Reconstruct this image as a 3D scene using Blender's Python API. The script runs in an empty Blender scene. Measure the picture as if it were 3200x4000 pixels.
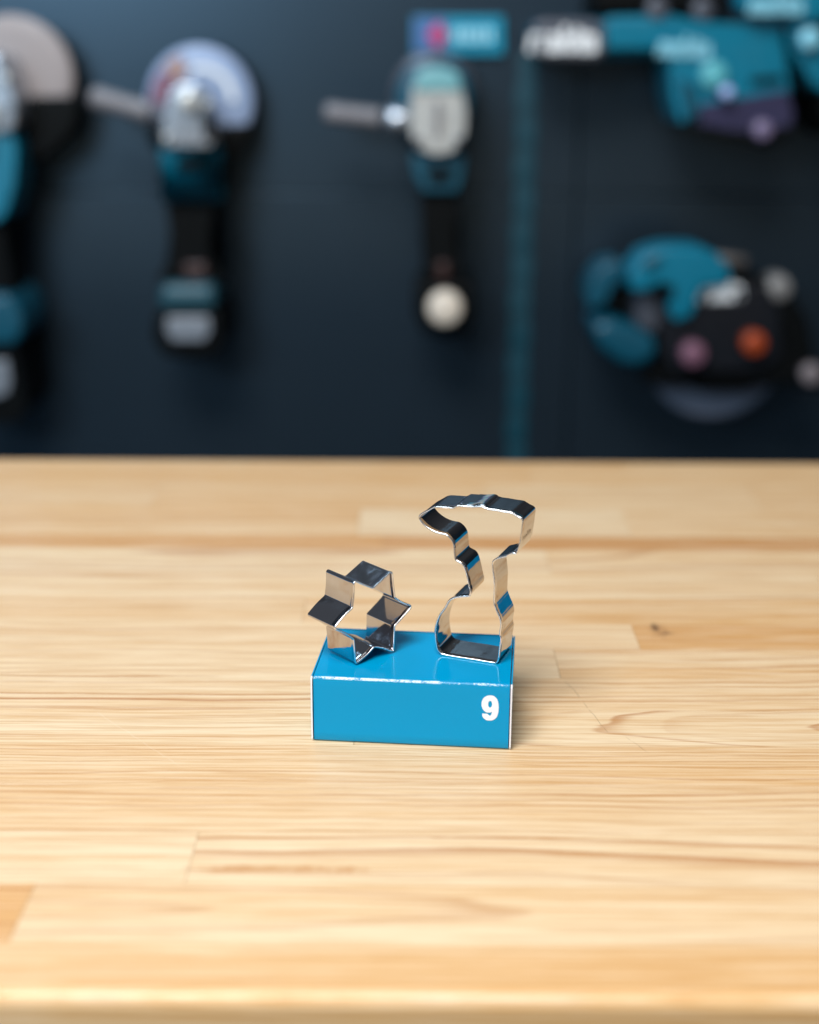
import bpy, bmesh, math, random
from mathutils import Vector, Matrix
R = math.radians
random.seed(9)
S = bpy.context.scene
COL = S.collection

# ------------------------------------------------------------------ camera
PITCH, ROLL, CAM_H, FPX = 0.309177, 0.005685, 0.358522, 5500.0
fwd = Vector((0, math.cos(PITCH), -math.sin(PITCH)))
up0 = Vector((0, math.sin(PITCH), math.cos(PITCH)))
rt0 = Vector((1, 0, 0))
cr, sr = math.cos(ROLL), math.sin(ROLL)
rt = cr * rt0 + sr * up0
up = -sr * rt0 + cr * up0
cd = bpy.data.cameras.new('camera')
cam = bpy.data.objects.new('camera', cd)
COL.objects.link(cam)
M = Matrix((rt, up, -fwd)).transposed().to_4x4()
M.translation = Vector((0, 0, CAM_H))
cam.matrix_world = M
cd.sensor_fit = 'HORIZONTAL'
cd.sensor_width = 24.0
cd.lens = 24.0 * FPX / 3200.0
cd.clip_start = 0.02
cd.clip_end = 60
cd.dof.use_dof = True
cd.dof.focus_distance = 0.787
cd.dof.aperture_fstop = 2.1
S.camera = cam

# ------------------------------------------------------------------ world, lamps, exposure
W = bpy.data.worlds.new('World'); S.world = W; W.use_nodes = True
bg = W.node_tree.nodes['Background']
bg.inputs[0].default_value = (0.72, 0.80, 0.92, 1)
bg.inputs[1].default_value = 0.11


def area(name, loc, target, sx, sy, power, col):
    l = bpy.data.lights.new(name, 'AREA'); l.shape = 'RECTANGLE'
    l.size = sx; l.size_y = sy; l.energy = power; l.color = col
    o = bpy.data.objects.new(name, l); COL.objects.link(o)
    o.location = loc
    o.rotation_euler = (Vector(target) - Vector(loc)).to_track_quat('-Z', 'Y').to_euler()
    return o


area('ceiling_lamp', (-0.50, -0.45, 2.30), (0.0, 0.80, 0), 1.4, 1.0, 93, (1.0, 0.964, 0.940))
area('side_window_light', (-1.30, -1.15, 1.20), (-0.25, 2.05, 0.35), 1.0, 0.8, 34, (0.60, 0.82, 1.0))
area('wall_washer_lamp', (-0.50, 1.62, 1.35), (-0.40, 2.05, 0.25), 0.55, 0.12, 6.0, (0.50, 0.76, 1.0))
S.view_settings.view_transform = 'Standard'
S.view_settings.look = 'None'
S.view_settings.exposure = 0.0
S.view_settings.gamma = 1.0
S.view_settings.use_curve_mapping = False
S.render.resolution_x = 819
S.render.resolution_y = 1024
S.render.engine = 'CYCLES'

# ------------------------------------------------------------------ node helpers


class NT:
    def __init__(s, name):
        s.m = bpy.data.materials.new(name); s.m.use_nodes = True
        s.t = s.m.node_tree; s.b = s.t.nodes['Principled BSDF']

    def n(s, typ, **kw):
        x = s.t.nodes.new(typ)
        for k, v in kw.items(): setattr(x, k, v)
        return x

    def l(s, a, b): s.t.links.new(a, b)

    def put(s, sock, v):
        if isinstance(v, (int, float)): sock.default_value = v
        elif isinstance(v, (tuple, list)): sock.default_value = v
        else: s.l(v, sock)

    def math(s, op, a, b=0.0, c=0.0, clamp=False):
        x = s.n('ShaderNodeMath', operation=op); x.use_clamp = clamp
        s.put(x.inputs[0], a); s.put(x.inputs[1], b); s.put(x.inputs[2], c)
        return x.outputs[0]

    def mix(s, f, a, b, mode='MIX'):
        x = s.n('ShaderNodeMix', data_type='RGBA', blend_type=mode)
        s.put(x.inputs[0], f); s.put(x.inputs[6], a); s.put(x.inputs[7], b)
        return x.outputs[2]

    def noise(s, vec, scale, detail=2, rough=0.5, dist=0.0):
        x = s.n('ShaderNodeTexNoise')
        s.l(vec, x.inputs['Vector'])
        x.inputs['Scale'].default_value = scale
        x.inputs['Detail'].default_value = detail
        x.inputs['Roughness'].default_value = rough
        x.inputs['Distortion'].default_value = dist
        return x.outputs[0]

    def comb(s, x, y, z):
        c = s.n('ShaderNodeCombineXYZ')
        s.put(c.inputs[0], x); s.put(c.inputs[1], y); s.put(c.inputs[2], z)
        return c.outputs[0]

    def ramp(s, v, lo, hi, a=0.0, b=1.0, smooth=True):
        x = s.n('ShaderNodeMapRange')
        if smooth: x.interpolation_type = 'SMOOTHSTEP'
        s.put(x.inputs[0], v)
        for i, k in enumerate((lo, hi, a, b)): x.inputs[i + 1].default_value = k
        return x.outputs[0]

    def bump(s, h, strength, dist):
        x = s.n('ShaderNodeBump')
        x.inputs['Strength'].default_value = strength
        x.inputs['Distance'].default_value = dist
        s.l(h, x.inputs['Height'])
        s.l(x.outputs[0], s.b.inputs['Normal'])


def lin(r, g, b):
    f = lambda c: (c / 255 / 12.92) if c / 255 <= .04045 else ((c / 255 + .055) / 1.055) ** 2.4
    return (f(r), f(g), f(b), 1)


def plain(name, col, rough=0.5, metal=0.0, var=0.12, scale=40, coat=0.0, bump=0.0):
    """coloured plastic / paint / metal with gentle mottling and uneven gloss"""
    t = NT(name)
    tc = t.n('ShaderNodeTexCoord').outputs['Object']
    nz = t.noise(tc, scale, 4, 0.6)
    c2 = tuple(min(1, c * (1 + var)) for c in col[:3]) + (1,)
    c1 = tuple(c * (1 - var) for c in col[:3]) + (1,)
    t.l(t.mix(nz, c1, c2), t.b.inputs['Base Color'])
    t.put(t.b.inputs['Roughness'], t.ramp(t.noise(tc, scale * 2.3, 3), .3, .7, rough * .85, min(1, rough * 1.15)))
    t.b.inputs['Metallic'].default_value = metal
    t.b.inputs['Coat Weight'].default_value = coat
    if bump: t.bump(t.noise(tc, scale * 8, 2), bump, .001)
    return t.m


def emptyo(name, loc=(0, 0, 0), rz=0.0):
    o = bpy.data.objects.new(name, None); COL.objects.link(o)
    o.location = loc; o.rotation_euler = (0, 0, rz); o.empty_display_size = .02
    return o


def tag(o, label=None, cat=None, group=None, kind=None):
    if label: o['label'] = label
    if cat: o['category'] = cat
    if group: o['group'] = group
    if kind: o['kind'] = kind
    return o


def link(name, bm_or_me, mat, parent=None, smooth=False, bevel=0, segs=3, auto=None):
    if isinstance(bm_or_me, bmesh.types.BMesh):
        me = bpy.data.meshes.new(name)
        bmesh.ops.recalc_face_normals(bm_or_me, faces=bm_or_me.faces)
        bm_or_me.to_mesh(me); bm_or_me.free()
    else: me = bm_or_me
    for mm in (mat if isinstance(mat, (list, tuple)) else [mat]): me.materials.append(mm)
    o = bpy.data.objects.new(name, me); COL.objects.link(o)
    if parent: o.parent = parent
    if smooth:
        for p in me.polygons: p.use_smooth = True
    if bevel:
        b = o.modifiers.new('bevel', 'BEVEL'); b.width = bevel; b.segments = segs
        b.limit_method = 'ANGLE'; b.angle_limit = R(35)
        for p in me.polygons: p.use_smooth = True
        wn = o.modifiers.new('wn', 'WEIGHTED_NORMAL'); wn.keep_sharp = True
    return o


def add_box(bm, x0, x1, y0, y1, z0, z1):
    v = [bm.verts.new((x, y, z)) for x in (x0, x1) for y in (y0, y1) for z in (z0, z1)]
    for f in ((0, 1, 3, 2), (4, 6, 7, 5), (0, 4, 5, 1), (2, 3, 7, 6), (0, 2, 6, 4), (1, 5, 7, 3)):
        bm.faces.new([v[i] for i in f])
    return v


# ------------------------------------------------------------------ materials
def wood_material():
    t = NT('laminated ash worktop')
    P = t.n('ShaderNodeTexCoord').outputs['Object']
    sp = t.n('ShaderNodeSeparateXYZ'); t.l(P, sp.inputs[0])
    X, Y, Z = sp.outputs
    Y = t.math('SUBTRACT', Y, t.math('MULTIPLY', Z, 1.0))
    a1 = t.n('ShaderNodeAttribute', attribute_name='sv')
    a2 = t.n('ShaderNodeAttribute', attribute_name='gr')
    s1 = t.n('ShaderNodeSeparateXYZ'); t.l(a1.outputs['Vector'], s1.inputs[0])
    s2 = t.n('ShaderNodeSeparateXYZ'); t.l(a2.outputs['Vector'], s2.inputs[0])
    seed, tone, line = s1.outputs
    yc, z0, slope = s2.outputs
    freq = t.n('ShaderNodeAttribute', attribute_name='fq').outputs['Fac']
    sd = t.math('MULTIPLY', seed, 7.31)
    xs = t.math('ADD', X, sd)
    # slow warping of the growth rings along the stave
    w1 = t.noise(t.comb(t.math('MULTIPLY', xs, 2.6), t.math('MULTIPLY', Y, 7.0), sd), 1.0, 2, .5)
    w2 = t.noise(t.comb(t.math('MULTIPLY', xs, 9.0), t.math('MULTIPLY', Y, 45.0), sd), 1.0, 2, .5)
    w3 = t.noise(t.comb(t.math('MULTIPLY', xs, 40.0), t.math('MULTIPLY', Y, 260.0), sd), 1.0, 2, .55)
    warp = t.math('ADD', t.math('MULTIPLY', t.math('SUBTRACT', w1, .5), .034),
                  t.math('ADD', t.math('MULTIPLY', t.math('SUBTRACT', w2, .5), .006), t.math('MULTIPLY', t.math('SUBTRACT', w3, .5), .0012)))
    yr = t.math('SUBTRACT', Y, yc)
    dz = t.math('ADD', z0, t.math('MULTIPLY', slope, X))
    r = t.math('SQRT', t.math('ADD', t.math('MULTIPLY', yr, yr), t.math('MULTIPLY', dz, dz)))
    r = t.math('ADD', r, warp)
    # uneven ring spacing
    ru = t.math('ADD', t.math('MULTIPLY', r, freq), t.math('MULTIPLY', t.noise(t.comb(t.math('MULTIPLY', r, 55.0), sd, 0.0), 1.0, 1, .5), 2.0))
    fr = t.math('FRACT', ru)
    late = t.math('MULTIPLY', t.math('POWER', t.ramp(fr, .45, .92), 1.6), t.ramp(fr, .90, 1.0, 1.0, 0.0))
    ringno = t.math('FLOOR', ru)
    wn_ = t.n('ShaderNodeTexWhiteNoise', noise_dimensions='1D')
    t.l(t.math('ADD', ringno, sd), wn_.inputs['W'])
    late = t.math('MULTIPLY', late, t.math('MULTIPLY_ADD', t.math('POWER', wn_.outputs['Value'], 1.6), .9, .18))
    patchy = t.ramp(t.noise(t.comb(t.math('MULTIPLY', xs, 5.0), t.math('MULTIPLY', Y, 30.0), sd), 1.0, 2, .5), .32, .62, .55, 1.0)
    late = t.math('MULTIPLY', late, patchy)
    # fibres and pores
    fib = t.noise(t.comb(t.math('MULTIPLY', xs, 14.0), t.math('MULTIPLY', Y, 620.0), sd), 1.0, 3, .65)
    fib2 = t.noise(t.comb(t.math('MULTIPLY', xs, 55.0), t.math('MULTIPLY', Y, 1900.0), sd), 1.0, 2, .6)
    pore = t.ramp(fib2, .60, .74)
    pore = t.math('MULTIPLY', pore, t.math('MULTIPLY_ADD', late, .8, .22))
    broad = t.noise(t.comb(t.math('MULTIPLY', xs, 1.7), t.math('MULTIPLY', Y, 38.0), sd), 1.0, 2, .5)
    bandy = t.noise(t.comb(t.math('MULTIPLY', xs, 1.1), t.math('MULTIPLY', Y, 150.0), sd), 1.0, 2, .6)
    pale = lin(231, 205, 165); mid = lin(217, 168, 105); dark = lin(174, 110, 48)
    shade = t.math('ADD', tone, t.math('ADD', t.math('MULTIPLY', t.math('SUBTRACT', broad, .5), 1.0),
                 t.math('MULTIPLY', t.math('SUBTRACT', bandy, .5), .8)))
    base = t.mix(t.ramp(shade, 0, 1, smooth=False), pale, mid)
    base = t.mix(t.math('MULTIPLY', t.ramp(shade, 1, 2, smooth=False), .6), base, lin(186, 124, 66))
    c = t.mix(t.math('MULTIPLY', t.math('MULTIPLY', late, line), 1.45, 0, True), base, dark)
    c = t.mix(t.math('MULTIPLY', t.ramp(fib, .42, .68), .46), c, t.mix(.65, base, dark))
    c = t.mix(t.math('MULTIPLY', t.ramp(fib, .60, .30), .34), c, lin(244, 226, 200))
    c = t.mix(t.math('MULTIPLY', pore, .55), c, lin(160, 108, 62))
    # the little black knot and a couple of hairline scratches
    def spot(cx, cy, rx, ry, rag):
        dx = t.math('DIVIDE', t.math('SUBTRACT', X, cx), rx); dy = t.math('DIVIDE', t.math('SUBTRACT', Y, cy), ry)
        d = t.math('SQRT', t.math('ADD', t.math('MULTIPLY', dx, dx), t.math('MULTIPLY', dy, dy)))
        nn = t.noise(P, rag, 3, .6)
        return t.ramp(t.math('ADD', d, t.math('MULTIPLY', t.math('SUBTRACT', nn, .5), 2.2)), 1.0, .45)
    c = t.mix(t.math('MULTIPLY', spot(.1640, .872, .0035, .0075, 300), .8), c, lin(62, 48, 40))
    c = t.mix(t.math('MULTIPLY', spot(.1700, .862, .0050, .0020, 300), .8), c, lin(62, 48, 40))
    c = t.mix(t.math('MULTIPLY', spot(.1670, .866, .0090, .0130, 200), .35), c, lin(150, 105, 66))

    c = t.mix(t.math('MULTIPLY', spot(-.062, .5740, .045, .0042, 60), .55), c, lin(184, 122, 62))
    c = t.mix(t.math('MULTIPLY', spot(.045, .6030, .040, .0011, 60), .6), c, lin(176, 112, 54))

    def scratch(x0, y0, x1, y1, wd, amount, colr, cc):
        L = math.hypot(x1 - x0, y1 - y0); ux, uy = (x1 - x0) / L, (y1 - y0) / L
        ax = t.math('SUBTRACT', X, x0); ay = t.math('SUBTRACT', Y, y0)
        u = t.math('ADD', t.math('MULTIPLY', ax, ux), t.math('MULTIPLY', ay, uy))
        v = t.math('SUBTRACT', t.math('MULTIPLY', ax, uy), t.math('MULTIPLY', ay, ux))
        v = t.math('ADD', v, t.math('MULTIPLY', t.math('SUBTRACT', t.noise(P, 45, 2), .5), .006))
        k = t.ramp(t.math('ABSOLUTE', v), wd, wd * .3)
        k = t.math('MULTIPLY', k, t.math('MULTIPLY', t.ramp(u, 0, .01), t.ramp(u, L, L - .01)))
        k = t.math('MULTIPLY', k, t.ramp(t.noise(P, 110, 2), .30, .52))
        return t.mix(t.math('MULTIPLY', k, amount), cc, colr)
    c = scratch(.092, .800, .113, .712, .00032, .55, lin(120, 88, 60), c)
    c = scratch(.120, .715, .132, .690, .00030, .5, lin(120, 88, 60), c)
    c = scratch(-.185, .745, -.120, .672, .00022, .4, lin(246, 230, 206), c)
    t.l(c, t.b.inputs['Base Color'])
    t.put(t.b.inputs['Roughness'], t.math('MULTIPLY_ADD', fib, .16, .27))
    t.b.inputs['Specular IOR Level'].default_value = .5
    h = t.math('SUBTRACT', t.math('MULTIPLY', fib, .3), t.math('ADD', pore, t.math('MULTIPLY', late, .4)))
    t.bump(h, .35, .00012)
    return t.m


def card_blue(name, k=1.0):
    t = NT(name)
    P = t.n('ShaderNodeTexCoord').outputs['Object']
    n1 = t.noise(P, 900, 3, .6); n2 = t.noise(P, 30, 3, .5)
    c = t.mix(n1, (0.0, .270 * k, .500 * k, 1), (0.0, .290 * k, .540 * k, 1))
    c = t.mix(t.math('MULTIPLY', n2, .25), c, (.0, .255 * k, .52 * k, 1))
    t.l(c, t.b.inputs['Base Color'])
    t.b.inputs['Roughness'].default_value = .13
    t.b.inputs['Specular IOR Level'].default_value = .20
    t.bump(t.math('ADD', t.math('MULTIPLY', n1, .25), t.noise(P, 120, 3, .6)), .10, .0004)
    return t.m


def worn_edge():
    """creased card edge: ink cracked away in flecks, shiny"""
    t = NT('worn printed crease')
    P = t.n('ShaderNodeTexCoord').outputs['Object']
    sp = t.n('ShaderNodeSeparateXYZ'); t.l(P, sp.inputs[0])
    v = t.comb(t.math('MULTIPLY', sp.outputs[0], .35), sp.outputs[1], sp.outputs[2])
    n = t.noise(v, 2100, 3, .7)
    big = t.noise(P, 70, 2, .5)
    f = t.ramp(t.math('ADD', n, t.math('MULTIPLY', t.math('SUBTRACT', big, .5), .9)), .53, .60)
    t.l(t.mix(f, (.01, .27, .50, 1), (.66, .80, .86, 1)), t.b.inputs['Base Color'])
    t.b.inputs['Roughness'].default_value = .2
    t.bump(n, .5, .0003)
    return t.m


def steel(name='polished stainless steel', rough=.05, col=(.60, .58, .575)):
    t = NT(name)
    P = t.n('ShaderNodeTexCoord').outputs['Object']
    sm = t.noise(P, 90, 4, .6)
    t.l(t.mix(sm, tuple(c * .93 for c in col) + (1,), tuple(min(1, c * 1.05) for c in col) + (1,)), t.b.inputs['Base Color'])
    t.b.inputs['Metallic'].default_value = 1
    t.put(t.b.inputs['Roughness'], t.ramp(t.noise(P, 160, 4, .65), .45, .8, rough, rough + .10))
    t.bump(t.noise(P, 60, 2, .5), .22, .0012)
    return t.m


WOOD = wood_material()
BLUE = card_blue('glossy blue printed card')
CREASE = worn_edge()
WHITE_CARD = plain('raw white card edge', (.82, .82, .84, 1), .75, var=.06, scale=800)
WHITE_INK = plain('white print', (.86, .87, .88, 1), .25, var=.02, scale=300)
INSIDE = plain('dark gap shade', (.045, .018, .03, 1), .8)  # shade inside the box put into the colour
STEEL = steel()
STEEL_RIM = steel('bright rolled steel edge', .22, (.86, .86, .87))
ETCH = plain('etched grey lettering', (.30, .23, .17, 1), .45, metal=.6)
TEAL = plain('teal tool plastic', lin(0, 112, 138), .36, var=.15, scale=25)
TEAL_D = plain('deep teal tool plastic', lin(0, 74, 94), .42, var=.15, scale=25)
BLACK = plain('black rubber', lin(5, 7, 8), .62, var=.3)
BLACK.node_tree.nodes['Principled BSDF'].inputs['Specular IOR Level'].default_value = .12
SILVER = plain('cast grey metal', lin(176, 182, 190), .30, metal=.85, var=.25, scale=30)
SILVERW = plain('pale cast aluminium', lin(200, 201, 197), .34, metal=.35, var=.12, scale=25)
GREY = plain('mid grey rubber', lin(116, 114, 118), .5, var=.2, scale=60)
DGREY = plain('dark grey metal', lin(84, 88, 98), .4, metal=.3, var=.2)
BEIGE = plain('abrasive wheel beige', lin(154, 144, 142), .6, var=.1, scale=30)
DISC = plain('pale cutting disc', lin(140, 158, 188), .45, var=.12, scale=20)
LABELG = plain('grey battery label', lin(138, 144, 152), .4, metal=.3, var=.3, scale=60)
PINK = plain('mauve pink sticker', lin(124, 84, 102), .5, var=.1)
ORANGE = plain('orange plastic', lin(160, 62, 22), .45, var=.1)
BROWN = plain('dark red brown plastic', lin(50, 26, 22), .5)
CREAM = plain('cream cap', lin(226, 212, 194), .45, var=.05)
LOGO = plain('white logo paint', lin(236, 240, 242), .5, var=.03)
CYAN = plain('pale cyan sticker', lin(132, 200, 220), .45, var=.1)
MAUVE = plain('glossy purple grey plastic', lin(56, 54, 80), .18, var=.25, scale=30)


# ------------------------------------------------------------------ wall behind the bench
WY = 2.05


def wall_material():
    t = NT('dark perforated steel panel')
    P = t.n('ShaderNodeTexCoord').outputs['Object']
    sp = t.n('ShaderNodeSeparateXYZ'); t.l(P, sp.inputs[0])
    k = 1 / .0125
    fx = t.math('SUBTRACT', t.math('FRACT', t.math('MULTIPLY', sp.outputs[0], k)), .5)
    fz = t.math('SUBTRACT', t.math('FRACT', t.math('MULTIPLY', sp.outputs[2], k)), .5)
    d = t.math('MAXIMUM', t.math('ABSOLUTE', fx), t.math('ABSOLUTE', fz))
    hole = t.ramp(d, .24, .20)
    n = t.noise(P, 6, 3, .5)
    c = t.mix(n, lin(20, 28, 34), lin(27, 36, 44))
    t.l(t.mix(hole, c, lin(12, 14, 18)), t.b.inputs['Base Color'])
    t.b.inputs['Roughness'].default_value = .34
    t.b.inputs['Specular IOR Level'].default_value = 1.0
    t.b.inputs['Specular Tint'].default_value = (.50, .76, 1, 1)
    t.bump(t.noise(P, 500, 2), .15, .0005)
    return t.m


PANEL = wall_material()
bm = bmesh.new()
xs_ = [-2.4, -1.33, -.40 - .53, .232, 1.39, 2.4]
xs_ = [-2.4, -.90, .236, 1.37, 2.4]
zs_ = [-1.0, -.30, .18, .66, 1.14, 1.62]
for i in range(len(xs_) - 1):
    for j in range(len(zs_) - 1):
        add_box(bm, xs_[i] + .001, xs_[i + 1] - .001, WY, WY + .02, zs_[j] + .0008, zs_[j + 1] - .0008)
for f in bm.faces:
    if f.calc_center_median().z > .661: f.material_index = 1  # upper rows out of view, blackened so the steel reflects dark
wall = link('wall', bm, [PANEL, plain('matt black reflection panel', (.010, .012, .016, 1), .7)], bevel=.0012, segs=2)
tag(wall, 'dark navy perforated tool wall behind the wooden workbench', kind='structure')
bm = bmesh.new(); add_box(bm, -2.4, 2.4, WY + .021, WY + .06, -1.0, 1.62)
link('wall_backing', bm, BLACK, wall)
for x0, x1, ya in ((-1.65, -.95, WY - .12), (.98, 2.3, WY - .12), (-2.3, -1.653, .0)):  # unseen panels, added to put blue reflections in the steel
    bm = bmesh.new(); add_box(bm, x0, x1, ya, WY - .001, -.95, .14)
    link('blue_reflector_panel', bm, plain('blue reflector panel', (.0, .36, .72, 1), .4, var=.05), wall, bevel=.003)

# floor under the bench
bm = bmesh.new(); add_box(bm, -3, 3, -2.5, WY + .06, -1.06, -1.001)
tag(link('floor', bm, plain('dark floor', (.06, .065, .07, 1), .6)), 'dark grey floor under the workbench', kind='structure')


def at(u, v, y):
    """point of the plane y seen in direction (u, v) of the 3200 x 4000 photograph"""
    d = fwd + rt * ((u - 1600) / FPX) - up * ((v - 2000) / FPX)
    k = y / d.y
    return Vector((d.x * k, y, CAM_H + d.z * k))


# teal stripe of punched tabs running down the wall
bm = bmesh.new()
p0 = at(2052, 240, WY); p1 = at(2010, 1800, WY)
xc0 = (at(2066, 240, WY).x + at(2012, 1790, WY).x) / 2
z = .425; k = 0
add_box(bm, xc0 - .0130, xc0 + .0130, WY - .0020, WY - .0002, -.95, .372)
while z > -.9:
    sh = .0010 if k % 2 else -.0006
    if z < .36: add_box(bm, xc0 - .0165 + sh, xc0 + .0150 + sh, WY - .0045, WY - .0022, z - .034, z)
    z -= .0475; k += 1
link('teal_stripe', bm, plain('teal wall paint', lin(0, 60, 74), .5, var=.1, scale=12), wall, bevel=.0015, segs=2)


# ------------------------------------------------------------------ workbench top
def bench():
    yb = [.4800, .5165, .5615, .6075, .6500, .7000, .7450, .7900, .8350, .8760, .9240, .9730, 1.028, 1.060, 1.130, 1.205, 1.250, 1.2850]
    TH = .038
    rnd = random.Random(4)
    # per stave: list of (x end, tone, line strength, yc offset, z0, slope)
    # stave number: [(right end, tone, line strength, ring centre offset, ring depth, slope, rings per metre), ...]
    T = {
        0: [(-.9, .6, .4, .3, .02, 0, 300), (1.3, .74, .22, .40, .02, 0, 330)],
        1: [(-.170, 1.3, .9, .004, .006, .03, 60), (.41, .22, .75, .002, .016, .085, 75), (1.3, .4, .4, .1, .02, 0, 200)],
        2: [(-.102, .06, .16, .25, .02, 0, 260), (.60, .14, .95, -.034, .012, .07, 75), (1.3, .3, .5, .03, .02, .02, 90)],
        3: [(.9, .40, .72, .062, .012, .05, 150), (1.3, .3, .5, .03, .02, .02, 90)],
        4: [(-.7, .3, .4, .1, .02, 0, 200), (.75, .42, .62, .20, .010, .01, 320), (1.3, .3, .5, .03, .02, .02, 90)],
        5: [(-.030, .16, 1.05, -.030, .014, .05, 105), (.31, .20, .85, .002, .050, -.16, 150), (.8, .2, .8, .02, .02, .03, 100)],
        6: [(.02, .10, 1.0, .040, .020, .09, 110), (.7, .32, .6, .05, .02, .05, 160)],
        7: [(.093, .12, .75, -.026, .012, .08, 120), (.9, .24, .8, .05, .02, .04, 130)],
        8: [(.149, .22, .5, .05, .02, .05, 130), (.52, 1.35, .25, .1, .02, .03, 130), (1.3, .2, .4, .05, .01, .04, 100)],
        9: [(-.072, .34, .4, .08, .02, .02, 120), (.7, .55, .4, .05, .02, .04, 100)],
        10: [(.3, .20, .6, .03, .01, .05, 80), (1.3, .5, .4, .03, .02, .03, 100)],
        11: [(.105, .06, .75, .02, .008, .10, 70), (.9, .34, .5, .02, .03, .04, 80)],
        12: [(-.02, 1.55, .4, .1, .02, .02, 80), (.9, 1.95, .4, .06, .02, .03, 80)],
        13: [(-.041, .62, .4, .04, .02, .05, 80), (.178, .02, .2, .1, .02, .02, 80), (.7, .46, .3, .05, .02, .04, 80)],
        14: [(-.22, .55, .4, .03, .02, .05, 80), (.066, .68, .3, .1, .03, .04, 80), (.30, .28, .3, .05, .02, .02, 80), (1.3, .5, .4, .05, .02, .04, 80)],
        15: [(.11, .78, .3, .1, .02, .02, 80), (1.3, .62, .3, .06, .02, .03, 80)],
        16: [(-.15, .62, .3, .1, .02, .02, 80), (.2, .82, .3, .06, .02, .03, 80), (1.3, .68, .3, .06, .02, .03, 80)],
    }
    bm = bmesh.new()
    L1 = bm.verts.layers.float_vector.new('sv'); L2 = bm.verts.layers.float_vector.new('gr'); L3 = bm.verts.layers.float.new('fq')
    n = len(yb) - 1
    for i in range(n):
        x = -1.25
        for (xe, tone, line, yo, z0, sl, fq) in T[i]:
            xe = min(xe, 1.25)
            if xe <= x: continue
            # profile of this stave in (y, z)
            y0, y1 = yb[i], yb[i + 1]
            if i == 0:
                rr = .0065
                prof = [(y0, -TH)] + [(y0 + rr - rr * math.cos(a), -rr + rr * math.sin(a)) for a in [R(q) for q in range(0, 91, 15)]] + [(y1, 0), (y1, -TH)]
            elif i == n - 1:
                rr = .0065
                prof = [(y0, -TH), (y0, 0)] + [(y1 - rr + rr * math.sin(a), -rr + rr * math.cos(a)) for a in [R(q) for q in range(0, 91, 15)]] + [(y1, -TH)]
            else:
                prof = [(y0 + .0001, -TH), (y0 + .0001, 0), (y1 - .0001, 0), (y1 - .0001, -TH)]
            sd = rnd.random() * 10
            rows = []
            for xx in (x + .00012, xe - .00012):
                row = []
                for (yy, zz) in prof:
                    v = bm.verts.new((xx, yy, zz))
                    v[L1] = (sd, tone, line); v[L2] = ((y0 + y1) / 2 + yo, z0, sl); v[L3] = fq
                    row.append(v)
                rows.append(row)
            m = len(prof)
            for a in range(m):
                bm.faces.new((rows[0][a], rows[0][(a + 1) % m], rows[1][(a + 1) % m], rows[1][a]))
            bm.faces.new(rows[0]); bm.faces.new(rows[1][::-1])
            x = xe
    o = link('workbench', bm, WOOD)
    for p in o.data.polygons: p.use_smooth = False
    return o


root = emptyo('workbench', (0, .9, -.038))
tag(root, 'pale laminated wooden workbench top of glued staves with rounded front edge', 'workbench')
o = bench(); o.name = 'worktop'; o.parent = root; o.location = (0, -.9, .038)
LEGM = plain('black steel', (.03, .032, .035, 1), .5)
for sx in (-1.1, 1.1):
    for yy in (.56, 1.20):
        bm = bmesh.new(); add_box(bm, sx - .03, sx + .03, yy - .93, yy - .87, -.962, -.001)
        link('leg', bm, LEGM, root, bevel=.003)

# ------------------------------------------------------------------ blue card box with the number 9
BX, BY, BYAW, BH, BD, BW = -.05345, .70437, -.08939, .03894, .07054, .11
box = emptyo('card_box', (BX, BY, 0), BYAW)
tag(box, 'glossy blue card box with a white 9 under the two steel cutters', 'box')
T_ = .0009
bm = bmesh.new()
# sleeve: a ring in the x-z plane, rounded corners, running back in depth
def ring(x0, x1, z0, z1, r, n=5):
    pts = []
    for cx, cz, a0 in ((x1 - r, z1 - r, 0), (x0 + r, z1 - r, 90), (x0 + r, z0 + r, 180), (x1 - r, z0 + r, 270)):
        for q in range(n + 1):
            a = R(a0 + 90 * q / n); pts.append((cx + r * math.cos(a), cz + r * math.sin(a)))
    return pts


# side walls (their white cut edges face the camera) and the panels between them
bm = bmesh.new()
NX, NY = 24, 16
G = {}
cr_r = .0011
rows = []
# top panel curls over into the front flap: profile in (y, z) from the back edge over the crease down to the bottom
prof = [(BD, 0.0002), (BD, BH - .0006), (BD - .0006, BH)]
prof += [(BD * (1 - q / NY), BH) for q in range(1, NY)]
cre0 = len(prof)
prof += [(cr_r - cr_r * math.sin(R(a)), BH - cr_r + cr_r * math.cos(R(a))) for a in range(0, 91, 18)]
cre1 = len(prof)
prof += [(.0, BH - cr_r - (BH - cr_r - .0016) * q / 8) for q in range(1, 9)]
prof += [(.0004, .0009), (.0012, .0003), (BD, .0002)]
xa, xb = T_ + .0005, BW - T_ - .0005
for (yy, zz) in prof:
    row = []
    for i in range(NX + 1):
        x = xa + (xb - xa) * i / NX
        s = math.sin(math.pi * i / NX)
        yb_ = yy; zb_ = zz
        if abs(zz - BH) < 1e-6: zb_ = zz - .00018 * s * math.sin(math.pi * min(1, max(0, yy / BD)))
        if abs(yy) < 1e-6: yb_ = yy + .00035 * s * math.sin(math.pi * zz / BH)
        row.append(bm.verts.new((x, yb_, zb_)))
    rows.append(row)
for j in range(len(rows) - 1):
    for i in range(NX):
        f = bm.faces.new((rows[j][i], rows[j][i + 1], rows[j + 1][i + 1], rows[j + 1][i]))
        f.smooth = True
        if cre0 <= j < cre1 - 1: f.material_index = 1
o = link('sleeve', bm, [BLUE, CREASE], box)
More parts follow.
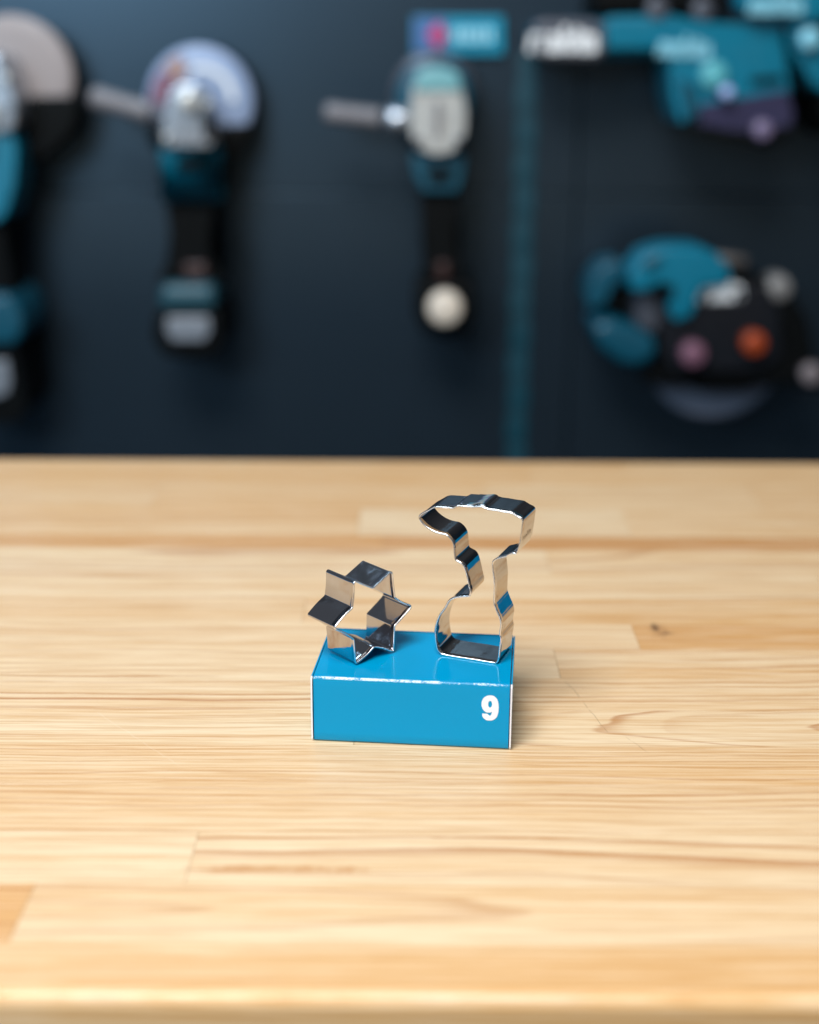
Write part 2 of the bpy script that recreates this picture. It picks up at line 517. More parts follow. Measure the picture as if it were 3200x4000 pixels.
for sx in (0, 1):
    x0 = 0 if sx == 0 else BW - T_
    yf = -.0006
    rim_r = .0028
    loop = [(yf + .0016, 0.0), (yf, .0020), (yf - .0003, BH * .5), (yf, BH - .0022), (yf + .0005, BH - .0010), (yf + .0018, BH - .00015), (BD * .5, BH - .0004), (BD, BH - .0008), (BD + .0003, BH - .002), (BD, .0008)]
    bm = bmesh.new()
    va = [bm.verts.new((x0, a, b)) for a, b in loop]; vb = [bm.verts.new((x0 + T_, a, b)) for a, b in loop]
    bm.faces.new(va); bm.faces.new(vb[::-1])
    n = len(loop)
    for a in range(n):
        f = bm.faces.new((va[a], va[(a + 1) % n], vb[(a + 1) % n], vb[a]))
        if a in (0, 1, 2, 3, 4): f.material_index = 1
    link('side_wall', bm, [BLUE, WHITE_CARD], box, bevel=.00012, segs=1)
bm = bmesh.new(); add_box(bm, T_ + .0001, BW - T_ - .0001, .0022, BD - .0012, .001, BH - .0012)
link('gap_shade_block', bm, INSIDE, box)  # dark block added inside, stands in for the shade in the gaps

NINE = [[93.92, 21.41], [97.02, 21.45], [97.32, 20.83], [98.01, 20.39], [98.68, 20.68], [99.04, 21.55], [99.3, 22.84], [98.64, 22.38], [97.48, 22.11], [95.74, 22.45], [94.55, 23.67], [93.84, 25.13], [93.52, 26.81], [93.76, 28.94], [94.59, 30.67], [96.11, 31.91], [98.02, 32.42], [99.96, 32.09], [101.53, 30.8], [102.44, 28.73], [102.79, 26.41], [102.8, 24.29], [102.61, 22.16], [101.98, 19.99], [100.86, 18.45], [99.52, 17.67], [98.07, 17.45], [96.23, 17.68], [94.85, 18.68], [94.14, 20.03]]
HOLE = [(98.15 + 1.09 * math.cos(a), 27.18 + 2.02 * math.sin(a)) for a in [2 * math.pi * q / 32 for q in range(32)]]


def cat(pts, n=6, sharp=()):
    """closed Catmull-Rom through pts"""
    out = []; N = len(pts)
    for i in range(N):
        p0, p1, p2, p3 = [Vector(pts[(i + k) % N]) for k in (-1, 0, 1, 2)]
        if i in sharp: p0 = p1
        if (i + 1) % N in sharp: p3 = p2
        for q in range(n):
            t = q / n
            out.append(.5 * ((2 * p1) + (p2 - p0) * t + (2 * p0 - 5 * p1 + 4 * p2 - p3) * t * t + (3 * p1 - p0 - 3 * p2 + p3) * t ** 3))
    return out


def flat_shape(name, loops, place, mat, parent, extrude=0.0):
    cu = bpy.data.curves.new(name, 'CURVE'); cu.dimensions = '2D'; cu.fill_mode = 'BOTH'; cu.extrude = extrude
    for lp in loops:
        s = cu.splines.new('POLY'); s.points.add(len(lp) - 1); s.use_cyclic_u = True
        for i, q in enumerate(lp): s.points[i].co = (q[0], q[1], 0, 1)
    tmp = bpy.data.objects.new(name, cu)
    me = bpy.data.meshes.new_from_object(tmp)
    bpy.data.objects.remove(tmp); me.materials.clear()
    me.transform(place)
    return link(name, me, mat, parent)


def text_shape(name, body, size, place, mat, parent, shear=0.25, offset=0.0, extrude=0.0, sx=1.0):
    cu = bpy.data.curves.new(name, 'FONT'); cu.body = body; cu.size = size; cu.shear = shear; cu.offset = offset
    cu.align_x = 'CENTER'; cu.align_y = 'CENTER'; cu.extrude = extrude
    tmp = bpy.data.objects.new(name, cu)
    me = bpy.data.meshes.new_from_object(tmp)
    bpy.data.objects.remove(tmp); me.materials.clear()
    me.transform(place @ Matrix.Diagonal((sx, 1, 1, 1)))
    return link(name, me, mat, parent)


nine = [(a[0] / 1000, a[1] / 1000) for a in cat(NINE, 5, sharp=(0, 1, 6))]
# 2D (x, y) -> front face (x, z)
FRONT = Matrix(((1, 0, 0, 0), (0, 0, -1, 0), (0, 1, 0, 0), (0, 0, 0, 1)))
place = Matrix.Translation((0, -.00006, 0)) @ FRONT
flat_shape('digit', [nine, [(a / 1000, b / 1000) for a, b in HOLE]], place, WHITE_INK, box, .00002)


# ------------------------------------------------------------------ steel cutters
def resample(pts, step):
    N = len(pts); out = []
    for i in range(N):
        a, b = pts[i], pts[(i + 1) % N]
        m = max(1, int((b - a).length / step))
        for q in range(m): out.append(a.lerp(b, q / m))
    return out


def fillet(pts, r, n=5):
    out = []; N = len(pts)
    for i in range(N):
        p = Vector(pts[i]); a = Vector(pts[i - 1]) - p; b = Vector(pts[(i + 1) % N]) - p
        a.normalize(); b.normalize()
        ang = a.angle(b); d = min(r / math.tan(ang / 2), .004)
        s, e = p + a * d, p + b * d
        for q in range(n + 1):
            t = q / n
            out.append(s * (1 - t) ** 2 + p * 2 * t * (1 - t) + e * t * t)
    return out


def normals2(pts):
    N = len(pts); out = []
    for i in range(N):
        t = (pts[(i + 1) % N] - pts[i - 1]).normalized()
        out.append(Vector((t.y, -t.x)))
    area_ = sum(pts[i].x * pts[(i + 1) % N].y - pts[(i + 1) % N].x * pts[i].y for i in range(N))
    return out if area_ > 0 else [-v for v in out]      # pointing outward


def band(name, pts, w, mat, parent, th=.00035, depths=None, off=None, idx=None):
    """strip following pts (x, z) and running back in +y"""
    nr = normals2(pts)
    depths = depths or [.0002, .0013, .0017] + [.0017 + (w - .0017) * q / 10 for q in range(1, 11)]
    bm = bmesh.new(); rows = []
    ids = idx or range(len(pts))
    for i in ids:
        row = []
        for d in depths:
            o_ = (off or 0) + (.00028 if d < .0015 else 0)
            q = pts[i] + nr[i] * o_
            row.append(bm.verts.new((q.x, d, q.y)))
        rows.append(row)
    m = len(rows)
    for i in range(m if idx is None else m - 1):
        for j in range(len(depths) - 1):
            f = bm.faces.new((rows[i][j], rows[(i + 1) % m][j], rows[(i + 1) % m][j + 1], rows[i][j + 1])); f.smooth = True
    o = link(name, bm, mat, parent)
    s = o.modifiers.new('solid', 'SOLIDIFY'); s.thickness = th; s.offset = 0
    es = o.modifiers.new('split', 'EDGE_SPLIT'); es.split_angle = R(40)
    return o


def rim(name, pts, y, r, mat, parent, k=8):
    nr = normals2(pts); bm = bmesh.new(); rows = []
    for i, p in enumerate(pts):
        row = []
        for q in range(k):
            a = 2 * math.pi * q / k
            c = p + nr[i] * (r * math.cos(a))
            row.append(bm.verts.new((c.x, y + r * math.sin(a), c.y)))
        rows.append(row)
    m = len(rows)
    for i in range(m):
        for j in range(k):
            f = bm.faces.new((rows[i][j], rows[(i + 1) % m][j], rows[(i + 1) % m][(j + 1) % k], rows[i][(j + 1) % k])); f.smooth = True
    return link(name, bm, mat, parent)


STAR = [[26.32, 49.89], [12.76, 43.01], [-0.74, 50.68], [-2.02, 35.18], [-15.15, 26.63], [-1.32, 16.4], [0.0, 0.6], [13.54, 7.66], [27.65, 0.6], [28.21, 16.4], [41.4, 24.85], [28.46, 33.3]]
STEEL2 = steel('smudged folded steel', .07, (.57, .56, .59))
star = emptyo('star_cutter', (-.02928, .71931, BH - .0001), R(41))
tag(star, 'small six pointed star cutter of folded steel on the left of the blue box', 'cookie cutter')
sp_ = fillet([(a / 1000, b / 1000) for a, b in STAR], .0016, 7)
sp2 = [Vector(p) for p in sp_]
# flats get a few extra points, bowed very slightly like thin folded sheet
fine = []
N = len(sp2)
for i in range(N):
    a, b = sp2[i], sp2[(i + 1) % N]
    L = (b - a).length
    if L > .005:
        nrm = Vector(((b - a).y, -(b - a).x)).normalized()
        e = .00035 / L
        ks = [0, e] + [q / 8 for q in range(1, 8)] + [1 - e]
        bow = (random.random() - .5) * .0010
        for t in ks: fine.append(a.lerp(b, t) + nrm * bow * math.sin(math.pi * t))
    else: fine.append(a)
band('blade', fine, .0248, STEEL2, star)
rim('rolled_edge', fine, .0003, .00050, STEEL_RIM, star)
# overlapped end of the strip and its spot-weld nicks, inside the lowest point
def seg_idx(pts, a, b, t0, t1):
    A, B = Vector(a) / 1000, Vector(b) / 1000
    res = []
    for i, p in enumerate(pts):
        t = (p - A).dot(B - A) / (B - A).length_squared
        if t0 <= t <= t1 and abs((p - A).cross(B - A)) / (B - A).length < .0006: res.append(i)
    return sorted(res)


bm = bmesh.new()
A, B = Vector(STAR[6]) / 1000, Vector(STAR[7]) / 1000
tn = (B - A).normalized(); nn_ = Vector((-tn.y, tn.x))
for (t, dd, ln) in ((.18, .0012, .0011), (.26, .0013, .0007), (.36, .0012, .0012), (.48, .0014, .0009), (.56, .0013, .0010)):
    p = A.lerp(B, t) + nn_ * .00026
    q = p + tn * ln
    r_ = nn_ * .00008
    v = [bm.verts.new((c.x, y, c.y)) for c, y in ((p, dd), (q, dd + .0002), (q + r_, dd + .0002), (p + r_, dd))]
    v2 = [bm.verts.new((c.x, y + .00028, c.y)) for c, y in ((p, dd), (q, dd + .0002), (q + r_, dd + .0002), (p + r_, dd))]
    for k in range(4): bm.faces.new((v[k], v[(k + 1) % 4], v2[(k + 1) % 4], v2[k]))
    bm.faces.new(v); bm.faces.new(v2[::-1])
link('weld_marks', bm, LOGO, star)

DRILL = [(-8.71, 86.9), (-11.76, 84.81), (-14.93, 82.7), (-16.41, 81.1), (-16.62, 79.77), (-15.69, 78.31), (-13.27, 75.99), (-9.79, 74.07), (-6.32, 72.95), (-3.66, 72.61), (-1.28, 72.39), (0.59, 71.48), (2.3, 69.87), (3.55, 67.67), (4.01, 65.11), (4.27, 61.99), (4.63, 59.4), (5.28, 58.32), (6.88, 57.59), (8.74, 56.79), (10.09, 55.13), (11.19, 52.37), (12.33, 48.29), (13.3, 44.18), (14.04, 41.36), (13.92, 39.74), (13.04, 38.38), (10.14, 37.58), (6.97, 36.84), (4.32, 35.91), (2.2, 34.42), (0.63, 32.13), (-0.67, 29.23), (-2.25, 26.82), (-4.1, 23.82), (-5.41, 20.35), (-6.19, 16.95), (-6.52, 13.06), (-6.09, 8.72), (-5.33, 4.43), (-4.1, 2.24), (-2.45, 1.02), (0.0, 0.7), (2.72, 0.6), (8.66, 0.76), (16.18, 1.01), (24.18, 1.14), (28.69, 1.24), (30.11, 1.69), (31.02, 3.1), (31.47, 6.07), (31.74, 9.92), (32.32, 13.81), (32.37, 15.98), (31.85, 17.79), (31.89, 20.22), (32.33, 23.51), (32.1, 26.16), (31.42, 28.2), (30.03, 31.19), (28.65, 34.19), (27.97, 36.22), (27.91, 38.87), (27.98, 44.18), (27.94, 47.88), (27.42, 52.02), (26.8, 56.13), (26.57, 59.25), (27.2, 60.9), (28.97, 62.45), (31.53, 63.47), (34.07, 64.54), (36.08, 66.01), (37.6, 66.63), (39.64, 66.9), (40.37, 67.88), (41.07, 70.04), (41.74, 73.22), (42.27, 77.4), (42.65, 81.54), (42.89, 85.14), (42.6, 86.37), (41.82, 87.14), (39.51, 88.02), (37.46, 89.04), (36.17, 89.55), (32.36, 89.69), (27.25, 89.93), (23.66, 90.01), (21.08, 90.51), (19.01, 90.98), (14.38, 90.26), (9.71, 90.0), (6.07, 89.82), (5.03, 89.54), (3.74, 88.61), (2.18, 88.16), (-1.23, 88.01), (-4.91, 87.82), (-7.02, 87.51)]
dp = [(a / 1000, (b - .0223 * max(a, 0) * max(0, 1 - b / 15)) / 1000) for a, b in DRILL]
dp = cat(dp, 5)
# the fine kinks left by bending the strip round the former
_r = random.Random(3); _n = normals2(dp); _w = [_r.gauss(0, 1) for _ in dp]
_w = [(_w[i - 1] + 2 * _w[i] + _w[(i + 1) % len(_w)]) / 4 for i in range(len(_w))]
dp = [p + _n[i] * _w[i] * .000035 for i, p in enumerate(dp)]
drill = emptyo('drill_cutter', (.02086, .73339, BH - .0001), R(-21.5))
tag(drill, 'tall steel cutter bent to a cordless drill outline, on the right of the blue box', 'cookie cutter')
band('blade', dp, .0232, STEEL, drill)
rim('rolled_edge', dp, .0003, .00052, STEEL_RIM, drill)
ii = [i for i in range(len(dp)) if dp[i].y > .0895 and .0100 < dp[i].x < .0215]
band('overlap', dp, .0230, STEEL, drill, off=.00030, th=.0002, idx=sorted(ii), depths=[.0012 + .0222 * q / 6 for q in range(7)])
# engraved maker's name on the outside of the right hand flank, reading towards the back
A, B = Vector((.04107, .07004)), Vector((.04227, .07740))
mid = A.lerp(B, .62); upv = (B - A).normalized(); out = Vector((upv.y, -upv.x))
ex = Vector((0, 1, 0)); ey = Vector((upv.x, 0, upv.y)); ez = Vector((out.x, 0, out.y))
Mx = Matrix((ex, ey, ez)).transposed().to_4x4()
Mx.translation = Vector((mid.x + out.x * .00030, .0112, mid.y + out.y * .00030))
text_shape('engraving', 'makita', .0062, Mx, ETCH, drill, shear=.2, offset=.00006, sx=.95)


# ------------------------------------------------------------------ tools hanging on the wall
def prism(name, pix, y0, y1, mat, parent, bevel=.006, smooth_n=0):
    """solid with the outline pix, standing out from the wall between depths y0 (front) and y1 (back)"""
    pts = [at(u, v, WY - .03) for u, v in pix]
    pts = [(p.x, p.z) for p in pts]
    if smooth_n: pts = [(p.x, p.y) for p in cat(pts, smooth_n)]
    bm = bmesh.new()
    a = [bm.verts.new((x, y0, z)) for x, z in pts]; b = [bm.verts.new((x, y1, z)) for x, z in pts]
    bm.faces.new(a); bm.faces.new(b[::-1]); n = len(pts)
    for i in range(n): bm.faces.new((a[i], a[(i + 1) % n], b[(i + 1) % n], b[i]))
    bmesh.ops.triangulate(bm, faces=[f for f in bm.faces if len(f.verts) > 4])
    return own(link(name, bm, mat, parent, bevel=bevel), parent)


def own(o, parent):
    if parent: o.location = -Vector(parent.location)
    return o


def lathe(name, u, v, rpx, y0, y1, mat, parent, rin=0, seg=48, dome=.3):
    c = at(u, v, WY - .03); r = rpx / FPX * ((c.y) * math.cos(PITCH) + (CAM_H - c.z) * math.sin(PITCH)); ri = rin * r
    prof = [(ri, y1), (r, y1), (r, y0 + (y1 - y0) * dome), (r * .92, y0 + (y1 - y0) * dome * .3), (r * .75 if r * .75 > ri else (ri + r) / 2, y0), (ri, y0)]
    bm = bmesh.new(); rows = []
    for k in range(seg):
        a = 2 * math.pi * k / seg
        rows.append([bm.verts.new((c.x + q * math.cos(a), yy, c.z + q * math.sin(a))) for q, yy in prof])
    m = len(prof)
    for k in range(seg):
        for j in range(m if rin else m - 1):
            vs = (rows[k][j], rows[k][(j + 1) % m], rows[(k + 1) % seg][(j + 1) % m], rows[(k + 1) % seg][j])
            f = bm.faces.new(vs); f.smooth = True
    if not rin:
        bmesh.ops.remove_doubles(bm, verts=bm.verts, dist=1e-6)
    return own(link(name, bm, mat, parent), parent)


def rod(name, p, q, radii, mat, parent, seg=20):
    """turned bar between image points p and q at depth y; radii in px along its length"""
    (u0, v0, ya), (u1, v1, yb) = p, q
    a, b = at(u0, v0, ya), at(u1, v1, yb)
    d = (b - a); L = d.length; d.normalize()
    s = Vector((0, 1, 0)).cross(d).normalized(); t = d.cross(s)
    k = ya / FPX
    bm = bmesh.new(); rows = []
    for tt, r in [(0, 0)] + radii + [(1, 0)]:
        c = a + d * L * tt
        rows.append([bm.verts.new(c + (s * math.cos(2 * math.pi * j / seg) + t * math.sin(2 * math.pi * j / seg)) * max(r, .01) * k) for j in range(seg)])
    for i in range(len(rows) - 1):
        for j in range(seg):
            f = bm.faces.new((rows[i][j], rows[i][(j + 1) % seg], rows[i + 1][(j + 1) % seg], rows[i + 1][j])); f.smooth = True
    return own(link(name, bm, mat, parent), parent)


def sector(name, u, v, r0, r1, a0, a1, y, mat, parent):
    pix = [(u + r1 * math.cos(R(a)), v - r1 * math.sin(R(a))) for a in range(a0, a1 + 1, 8)] + \
          [(u + r0 * math.cos(R(a)), v - r0 * math.sin(R(a))) for a in range(a1, a0 - 1, -8)]
    return prism(name, pix, y, y + .003, mat, parent, bevel=.0004)


def rect(u0, v0, u1, v1): return [(u0, v0), (u1, v0), (u1, v1), (u0, v1)]


def wtext(parent, body, u, v, hpx, y, mat, sx=1.0, tilt=0):
    c = at(u, v, y) - Vector(parent.location)
    Mx = Matrix.Translation(c) @ Matrix.Rotation(R(tilt), 4, 'Y') @ FRONT
    return text_shape('logo', body, hpx / FPX * 2.0 * 1.25, Mx, mat, parent, shear=.2, offset=.0022, extrude=.0003, sx=sx)


GG = 'angle grinders hanging on the tool wall'
F = WY - .001

# --- grinder cut off by the left edge
g = emptyo('angle_grinder', at(60, 1500, WY))
tag(g, 'teal angle grinder with a big beige wheel, leftmost on the dark wall', 'angle grinder', GG)
lathe('grinding_wheel', 80, 300, 228, 1.985, 1.995, BEIGE, g, dome=.5)
lathe('wheel_guard', 80, 330, 232, 2.0, 2.04, BLACK, g)
prism('guard_skirt', [(-100, 380), (338, 372), (345, 430), (300, 540), (200, 620), (-100, 620)], 1.965, 2.03, BLACK, g, .006)
prism('gear_head', [(-80, 250), (20, 200), (95, 215), (130, 300), (160, 420), (150, 490), (60, 520), (-80, 520)], 1.90, 1.985, SILVER, g, .014)
lathe('spindle_lock', 55, 430, 38, 1.885, 1.91, SILVERW, g)
prism('motor_housing', [(-90, 515), (130, 500), (150, 560), (140, 700), (110, 800), (80, 835), (-90, 835)], 1.91, 2.0, TEAL, g, .018)
prism('grip', [(-90, 836), (85, 836), (95, 960), (120, 1100), (-90, 1100)], 1.925, 2.0, BLACK, g, .016)
prism('battery_mount', [(-70, 1101), (120, 1101), (165, 1160), (175, 1250), (140, 1290), (-70, 1290)], 1.90, 2.04, TEAL_D, g, .012)
prism('battery', [(-60, 1292), (140, 1292), (160, 1400), (180, 1520), (140, 1580), (20, 1590), (-60, 1580)], 1.91, 2.04, BLACK, g, .014)
prism('battery_label', [(0, 1350), (112, 1345), (125, 1420), (112, 1470), (60, 1490), (0, 1470)], 1.905, 1.912, LABELG, g, .003)

prism('vent_slots', [(-20, 560), (60, 556), (62, 590), (-20, 594)], 1.905, 1.912, BLACK, g, .002)
lathe('head_screw', 118, 300, 16, 1.892, 1.91, SILVERW, g)
# --- grinder with the white disc
g = emptyo('angle_grinder', at(780, 1300, WY))
tag(g, 'angle grinder with a white disc and pink patch, second from the left', 'angle grinder', GG)
lathe('wheel_guard', 795, 395, 212, 2.0, 2.04, BLACK, g)
lathe('cutting_disc', 795, 392, 206, 1.985, 1.993, DISC, g, dome=.5)
sector('disc_label', 795, 392, 100, 188, 140, 188, 1.980, PINK, g)
sector('disc_label_edge', 795, 392, 110, 192, 112, 138, 1.980, plain('tan sticker', lin(160, 128, 118), .5), g)
sector('disc_ring', 795, 392, 118, 140, 0, 104, 1.980, LOGO, g)
prism('guard_skirt', [(590, 480), (1005, 480), (980, 560), (900, 640), (700, 640), (600, 560)], 1.98, 2.03, BLACK, g, .008)
prism('gear_head', [(715, 345), (760, 320), (820, 325), (855, 370), (885, 440), (888, 530), (870, 560), (695, 560), (680, 500), (700, 420)], 1.90, 1.985, SILVER, g, .014)
lathe('spindle_lock', 790, 385, 38, 1.880, 1.91, SILVERW, g)
prism('head_recess', [(835, 420), (880, 430), (880, 530), (845, 520)], 1.894, 1.902, BLACK, g, .003)
prism('vent_slots', [(735, 600), (828, 600), (824, 640), (740, 640)], 1.905, 1.917, BLACK, g, .002)
for hu, hv in ((712, 520), (860, 395)): lathe('head_screw', hu, hv, 14, 1.888, 1.90, SILVERW, g)
rod('side_handle', (350, 375, 1.93), (590, 440, 1.93), [(.02, 33), (.12, 43), (.3, 38), (.42, 41), (.55, 35), (.68, 40), (.85, 36), (.95, 43), (.99, 41)], GREY, g)
rod('side_handle_collar', (592, 440, 1.93), (700, 470, 1.93), [(.02, 30), (.2, 42), (.8, 44), (.99, 40)], DGREY, g)
prism('motor_housing', [(675, 562), (885, 562), (885, 620), (868, 690), (885, 760), (675, 760), (695, 690), (672, 620)], 1.915, 2.0, TEAL, g, .018)
prism('grip', [(690, 761), (870, 761), (850, 860), (848, 960), (905, 1060), (655, 1060), (710, 960), (705, 860)], 1.93, 2.0, BLACK, g, .016)
prism('lock_button', rect(755, 990, 845, 1060), 1.922, 1.935, BROWN, g, .006)
prism('battery_mount', [(680, 1061), (880, 1061), (890, 1160), (672, 1160)], 1.90, 2.04, plain('faded teal', lin(34, 76, 88), .45), g, .012)
prism('battery', [(660, 1162), (900, 1162), (920, 1260), (890, 1330), (790, 1350), (680, 1330), (645, 1260)], 1.91, 2.04, BLACK, g, .014)
prism('battery_label', [(705, 1185), (860, 1185), (866, 1235), (840, 1275), (722, 1275), (700, 1235)], 1.904, 1.912, LABELG, g, .003)

# --- grinder with the cream end cap
g = emptyo('angle_grinder', at(1715, 1200, WY))
tag(g, 'angle grinder with a teal round guard and cream cap under the blue sign', 'angle grinder', GG)
lathe('wheel_guard', 1695, 370, 168, 2.0, 2.04, DGREY, g)
lathe('guard_dome', 1695, 385, 148, 1.965, 2.0, TEAL_D, g)
prism('gear_head', [(1612, 330), (1655, 300), (1745, 300), (1792, 330), (1808, 420), (1802, 510), (1760, 570), (1695, 582), (1635, 560), (1606, 505), (1604, 420)], 1.89, 1.965, SILVERW, g, .016)
prism('gear_head_top', [(1625, 285), (1665, 262), (1740, 262), (1785, 290), (1790, 350), (1620, 350)], 1.886, 1.895, plain('grey teal cast metal', lin(120, 176, 182), .4), g, .004)
prism('head_recess', [(1690, 385), (1716, 385), (1712, 520), (1694, 520)], 1.885, 1.893, GREY, g, .002)
for hu in (1632, 1778): lathe('head_screw', hu, 530, 14, 1.880, 1.892, DGREY, g)
prism('vent_slots', [(1660, 640), (1760, 640), (1752, 680), (1668, 680)], 1.905, 1.917, BLACK, g, .002)
rod('side_handle', (1265, 438, 1.93), (1490, 462, 1.93), [(.02, 31), (.12, 39), (.3, 34), (.42, 38), (.55, 33), (.68, 37), (.85, 33), (.95, 38), (.99, 36)], GREY, g)
rod('side_handle_collar', (1505, 462, 1.93), (1600, 470, 1.93), [(.02, 34), (.2, 45), (.8, 46), (.99, 40)], SILVER, g)
prism('motor_housing', [(1605, 588), (1810, 588), (1800, 660), (1775, 725), (1655, 725), (1618, 660)], 1.915, 2.0, TEAL_D, g, .018)
prism('grip', [(1640, 726), (1785, 726), (1765, 850), (1768, 960), (1800, 1060), (1650, 1060), (1668, 960), (1662, 850)], 1.93, 2.0, BLACK, g, .016)
prism('lock_button', rect(1700, 985, 1750, 1060), 1.922, 1.935, BROWN, g, .006)
prism('battery', [(1625, 1062), (1838, 1062), (1852, 1180), (1825, 1250), (1740, 1275), (1650, 1250), (1618, 1180)], 1.92, 2.04, BLACK, g, .014)
lathe('end_cap', 1732, 1152, 64, 1.895, 1.925, CREAM, g)

# --- sign
s_ = emptyo('wall_sign', at(1790, 215, WY))
tag(s_, 'small blue rectangular sign with a red mark above the third grinder', 'sign')
prism('plate', rect(1612, 62, 1972, 212), WY - .010, WY - .001, plain('blue sign plate', lin(0, 138, 168), .4, var=.05), s_, .002)
prism('left_field', rect(1618, 68, 1745, 200), WY - .0115, WY - .0101, plain('violet blue sign field', lin(72, 108, 160), .4, var=.05), s_, .0005)
prism('red_mark', [(1715, 80), (1752, 134), (1715, 190), (1668, 134)], WY - .0135, WY - .0117, plain('red sign paint', lin(190, 70, 120), .4), s_, .0005)
for k in range(5):
    prism('pale_mark', rect(1775 + k * 33, 108, 1795 + k * 33, 165), WY - .0125, WY - .0102, plain('pale sign paint', lin(170, 226, 240), .4), s_, .0005)

# --- long teal tool at the top right
g = emptyo('cordless_tool', at(2780, 500, WY))
tag(g, 'large teal cordless tool with a long snout and white name at its tip', 'power tool')
prism('snout', [(2060, 85), (2330, 75), (2570, 62), (2570, 225), (2330, 232), (2060, 235)], 1.93, 2.03, TEAL_D, g, .014)
prism('snout_cover', [(2330, 72), (2600, 66), (2600, 200), (2330, 200)], 1.918, 1.932, TEAL, g, .01)
prism('nose_badge', [(2062, 95), (2110, 82), (2290, 85), (2325, 110), (2325, 215), (2290, 235), (2110, 232), (2062, 215)], 1.915, 1.931, DGREY, g, .006)
wtext(g, 'makita', 2195, 158, 92, 1.912, LOGO, .80)
prism('housing', [(2560, 70), (2680, 95), (2960, 110), (2985, 230), (3000, 360), (2900, 410), (2680, 420), (2600, 470), (2570, 380), (2555, 230)], 1.90, 2.03, TEAL, g, .02)
wtext(g, 'makita', 2672, 186, 70, 1.897, CYAN, .8, 3)
lathe('dial', 2715, 290, 50, 1.885, 1.905, plain('pale teal dial', lin(90, 176, 186), .4), g)
prism('battery', [(2665, 400), (2985, 345), (3010, 420), (2990, 520), (2900, 545), (2780, 500), (2670, 480)], 1.895, 2.04, MAUVE, g, .02)
prism('battery_foot', [(2672, 470), (2780, 492), (2900, 500), (2996, 470), (2985, 530), (2900, 552), (2780, 515), (2690, 500)], 1.885, 1.93, BLACK, g, .008)
prism('cooling_slots', [(2850, 300), (2965, 290), (2970, 312), (2852, 322)], 1.892, 1.905, BLACK, g, .003)
prism('shadow_gap', [(2590, 300), (2655, 330), (2660, 450), (2615, 450)], 1.892, 1.905, TEAL_D, g, .004)
lathe('release_knob', 2888, 490, 36, 1.875, 1.90, plain('mauve knob', lin(120, 108, 138), .35), g)
lathe('battery_light', 2755, 352, 24, 1.872, 1.90, plain('pale violet lens', lin(168, 190, 240), .15), g)
prism('upper_frame', [(2290, -80), (2790, -80), (2800, 64), (2290, 64)], 1.93, 2.04, BLACK, g, .01)
lathe('frame_bolt', 2520, 45, 42, 1.915, 1.93, DGREY, g)
lathe('frame_bolt', 2690, 50, 42, 1.915, 1.93, DGREY, g)

# --- teal tool in the corner
g = emptyo('cordless_tool', at(3100, 450, WY))
tag(g, 'teal cordless tool cut off by the top right corner of the photo', 'power tool')
prism('housing', [(2800, -90), (3150, -90), (3140, 90), (3060, 108), (2900, 80), (2790, 60)], 1.875, 1.928, TEAL, g, .014)
wtext(g, 'makita', 3030, 18, 70, 1.872, CYAN, .8)
prism('handle', [(2985, 110), (3105, 112), (3170, 230), (3200, 330), (3150, 370), (3080, 330), (3010, 220)], 1.89, 2.03, TEAL, g, .02)
lathe('handle_highlight', 3055, 158, 40, 1.87, 1.892, CYAN, g)  # pale disc stands in for a highlight on the teal handle
lathe('dial', 3195, 255, 46, 1.88, 1.90, plain('pale green grey', lin(100, 150, 156), .4), g)
prism('battery', [(3110, 372), (3290, 350), (3290, 520), (3160, 520), (3120, 450)], 1.90, 2.04, BLACK, g, .015)
lathe('battery_light', 3200, 430, 44, 1.885, 1.905, plain('grey mauve lens', lin(160, 145, 160), .4), g)
prism('tail', [(3160, -90), (3300, -90), (3300, 220), (3185, 230), (3160, 100)], 1.93, 2.04, BLACK, g, .014)


# --- circular saw
def q_(x, y): return (1950 + .8117 * x, .8117 * y)


def Q(*a): return [q_(x, y) for x, y in a]


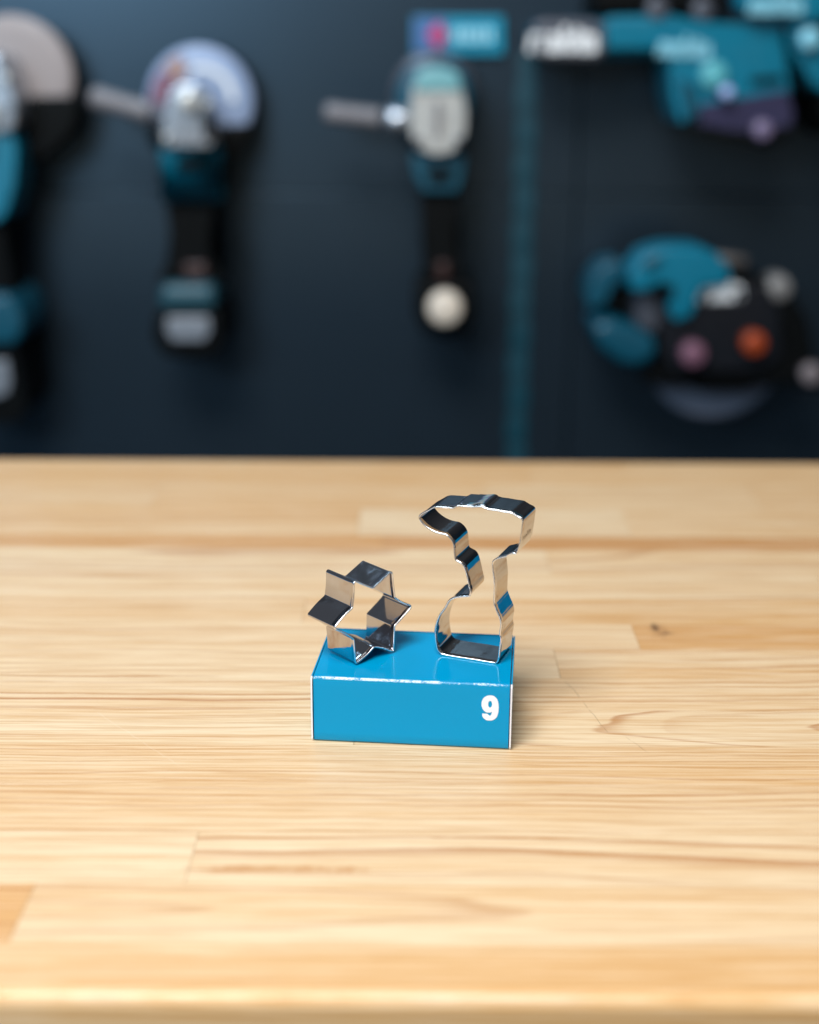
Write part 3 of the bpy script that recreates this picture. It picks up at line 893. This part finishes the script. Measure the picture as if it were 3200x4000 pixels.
g = emptyo('circular_saw', at(2760, 1400, WY))
tag(g, 'black and teal circular saw with an orange button, low on the right of the wall', 'circular saw')
lathe('blade', *q_(1000, 1640), 268, 1.955, 1.959, plain('grey saw blade', lin(116, 122, 138), .5), g, dome=.5)
prism('blade_guard', Q((760, 1290), (900, 1240), (1100, 1240), (1300, 1330), (1390, 1480), (1420, 1650), (1400, 1700), (1300, 1740), (1200, 1760), (1080, 1800), (900, 1800), (760, 1750), (700, 1680), (700, 1400)), 1.905, 1.954, BLACK, g, .018)
prism('motor_housing', Q((740, 1330), (1180, 1300), (1240, 1400), (1250, 1640), (1150, 1700), (760, 1700), (710, 1600), (710, 1440)), 1.89, 1.944, plain('near black plastic', lin(14, 17, 24), .4), g, .018)
wtext(g, 'makita', *q_(1030, 1402), 84, 1.887, LOGO, .75, -2)
prism('top_handle', Q((565, 1330), (560, 1240), (620, 1160), (720, 1130), (860, 1125), (950, 1160), (1010, 1230), (1005, 1300), (880, 1315), (840, 1440), (760, 1470), (730, 1400), (740, 1320), (690, 1290), (640, 1330)), 1.875, 1.96, TEAL, g, .018)
prism('rear_handle', Q((385, 1370), (420, 1280), (470, 1230), (545, 1215), (560, 1290), (500, 1350), (470, 1420), (400, 1440)), 1.93, 2.02, TEAL_D, g, .012)
prism('grip_pad', Q((600, 1330), (690, 1310), (715, 1400), (715, 1510), (680, 1545), (600, 1500)), 1.905, 1.96, DGREY, g, .012)
prism('battery', Q((395, 1490), (480, 1465), (600, 1500), (690, 1550), (700, 1640), (620, 1690), (520, 1670), (430, 1600)), 1.90, 2.03, TEAL_D, g, .018)
prism('battery_core', Q((480, 1340), (600, 1330), (600, 1490), (500, 1480)), 1.95, 2.03, BLACK, g, .01)
lathe('lock_knob', *q_(842, 1608), 46, 1.865, 1.89, PINK, g)
lathe('orange_button', *q_(1115, 1560), 44, 1.865, 1.89, ORANGE, g)
lathe('arbor_bolt', *q_(1262, 1560), 36, 1.93, 1.95, DGREY, g)
rod('depth_lever', (*q_(1010, 1240), 1.93), (*q_(1190, 1262), 1.93), [(.02, 22), (.98, 26)], plain('grey brown lever', lin(90, 86, 84), .5), g)
lathe('lever_end', *q_(1252, 1330), 50, 1.90, 1.945, plain('warm grey cap', lin(128, 126, 124), .5), g)
prism('handle_gap', Q((700, 1290), (760, 1300), (740, 1345), (690, 1345)), 1.868, 1.90, BLACK, g, .003)
prism('handle_insert', Q((610, 1190), (690, 1160), (700, 1185), (630, 1230)), 1.868, 1.88, TEAL_D, g, .003)
prism('base_plate', Q((640, 1700), (1380, 1660), (1470, 1700), (1460, 1790), (1300, 1770), (640, 1770)), 1.90, 1.944, BLACK, g, .006)
lathe('front_knob', *q_(1385, 1708), 38, 1.88, 1.90, plain('warm grey knob', lin(128, 118, 120), .5), g)
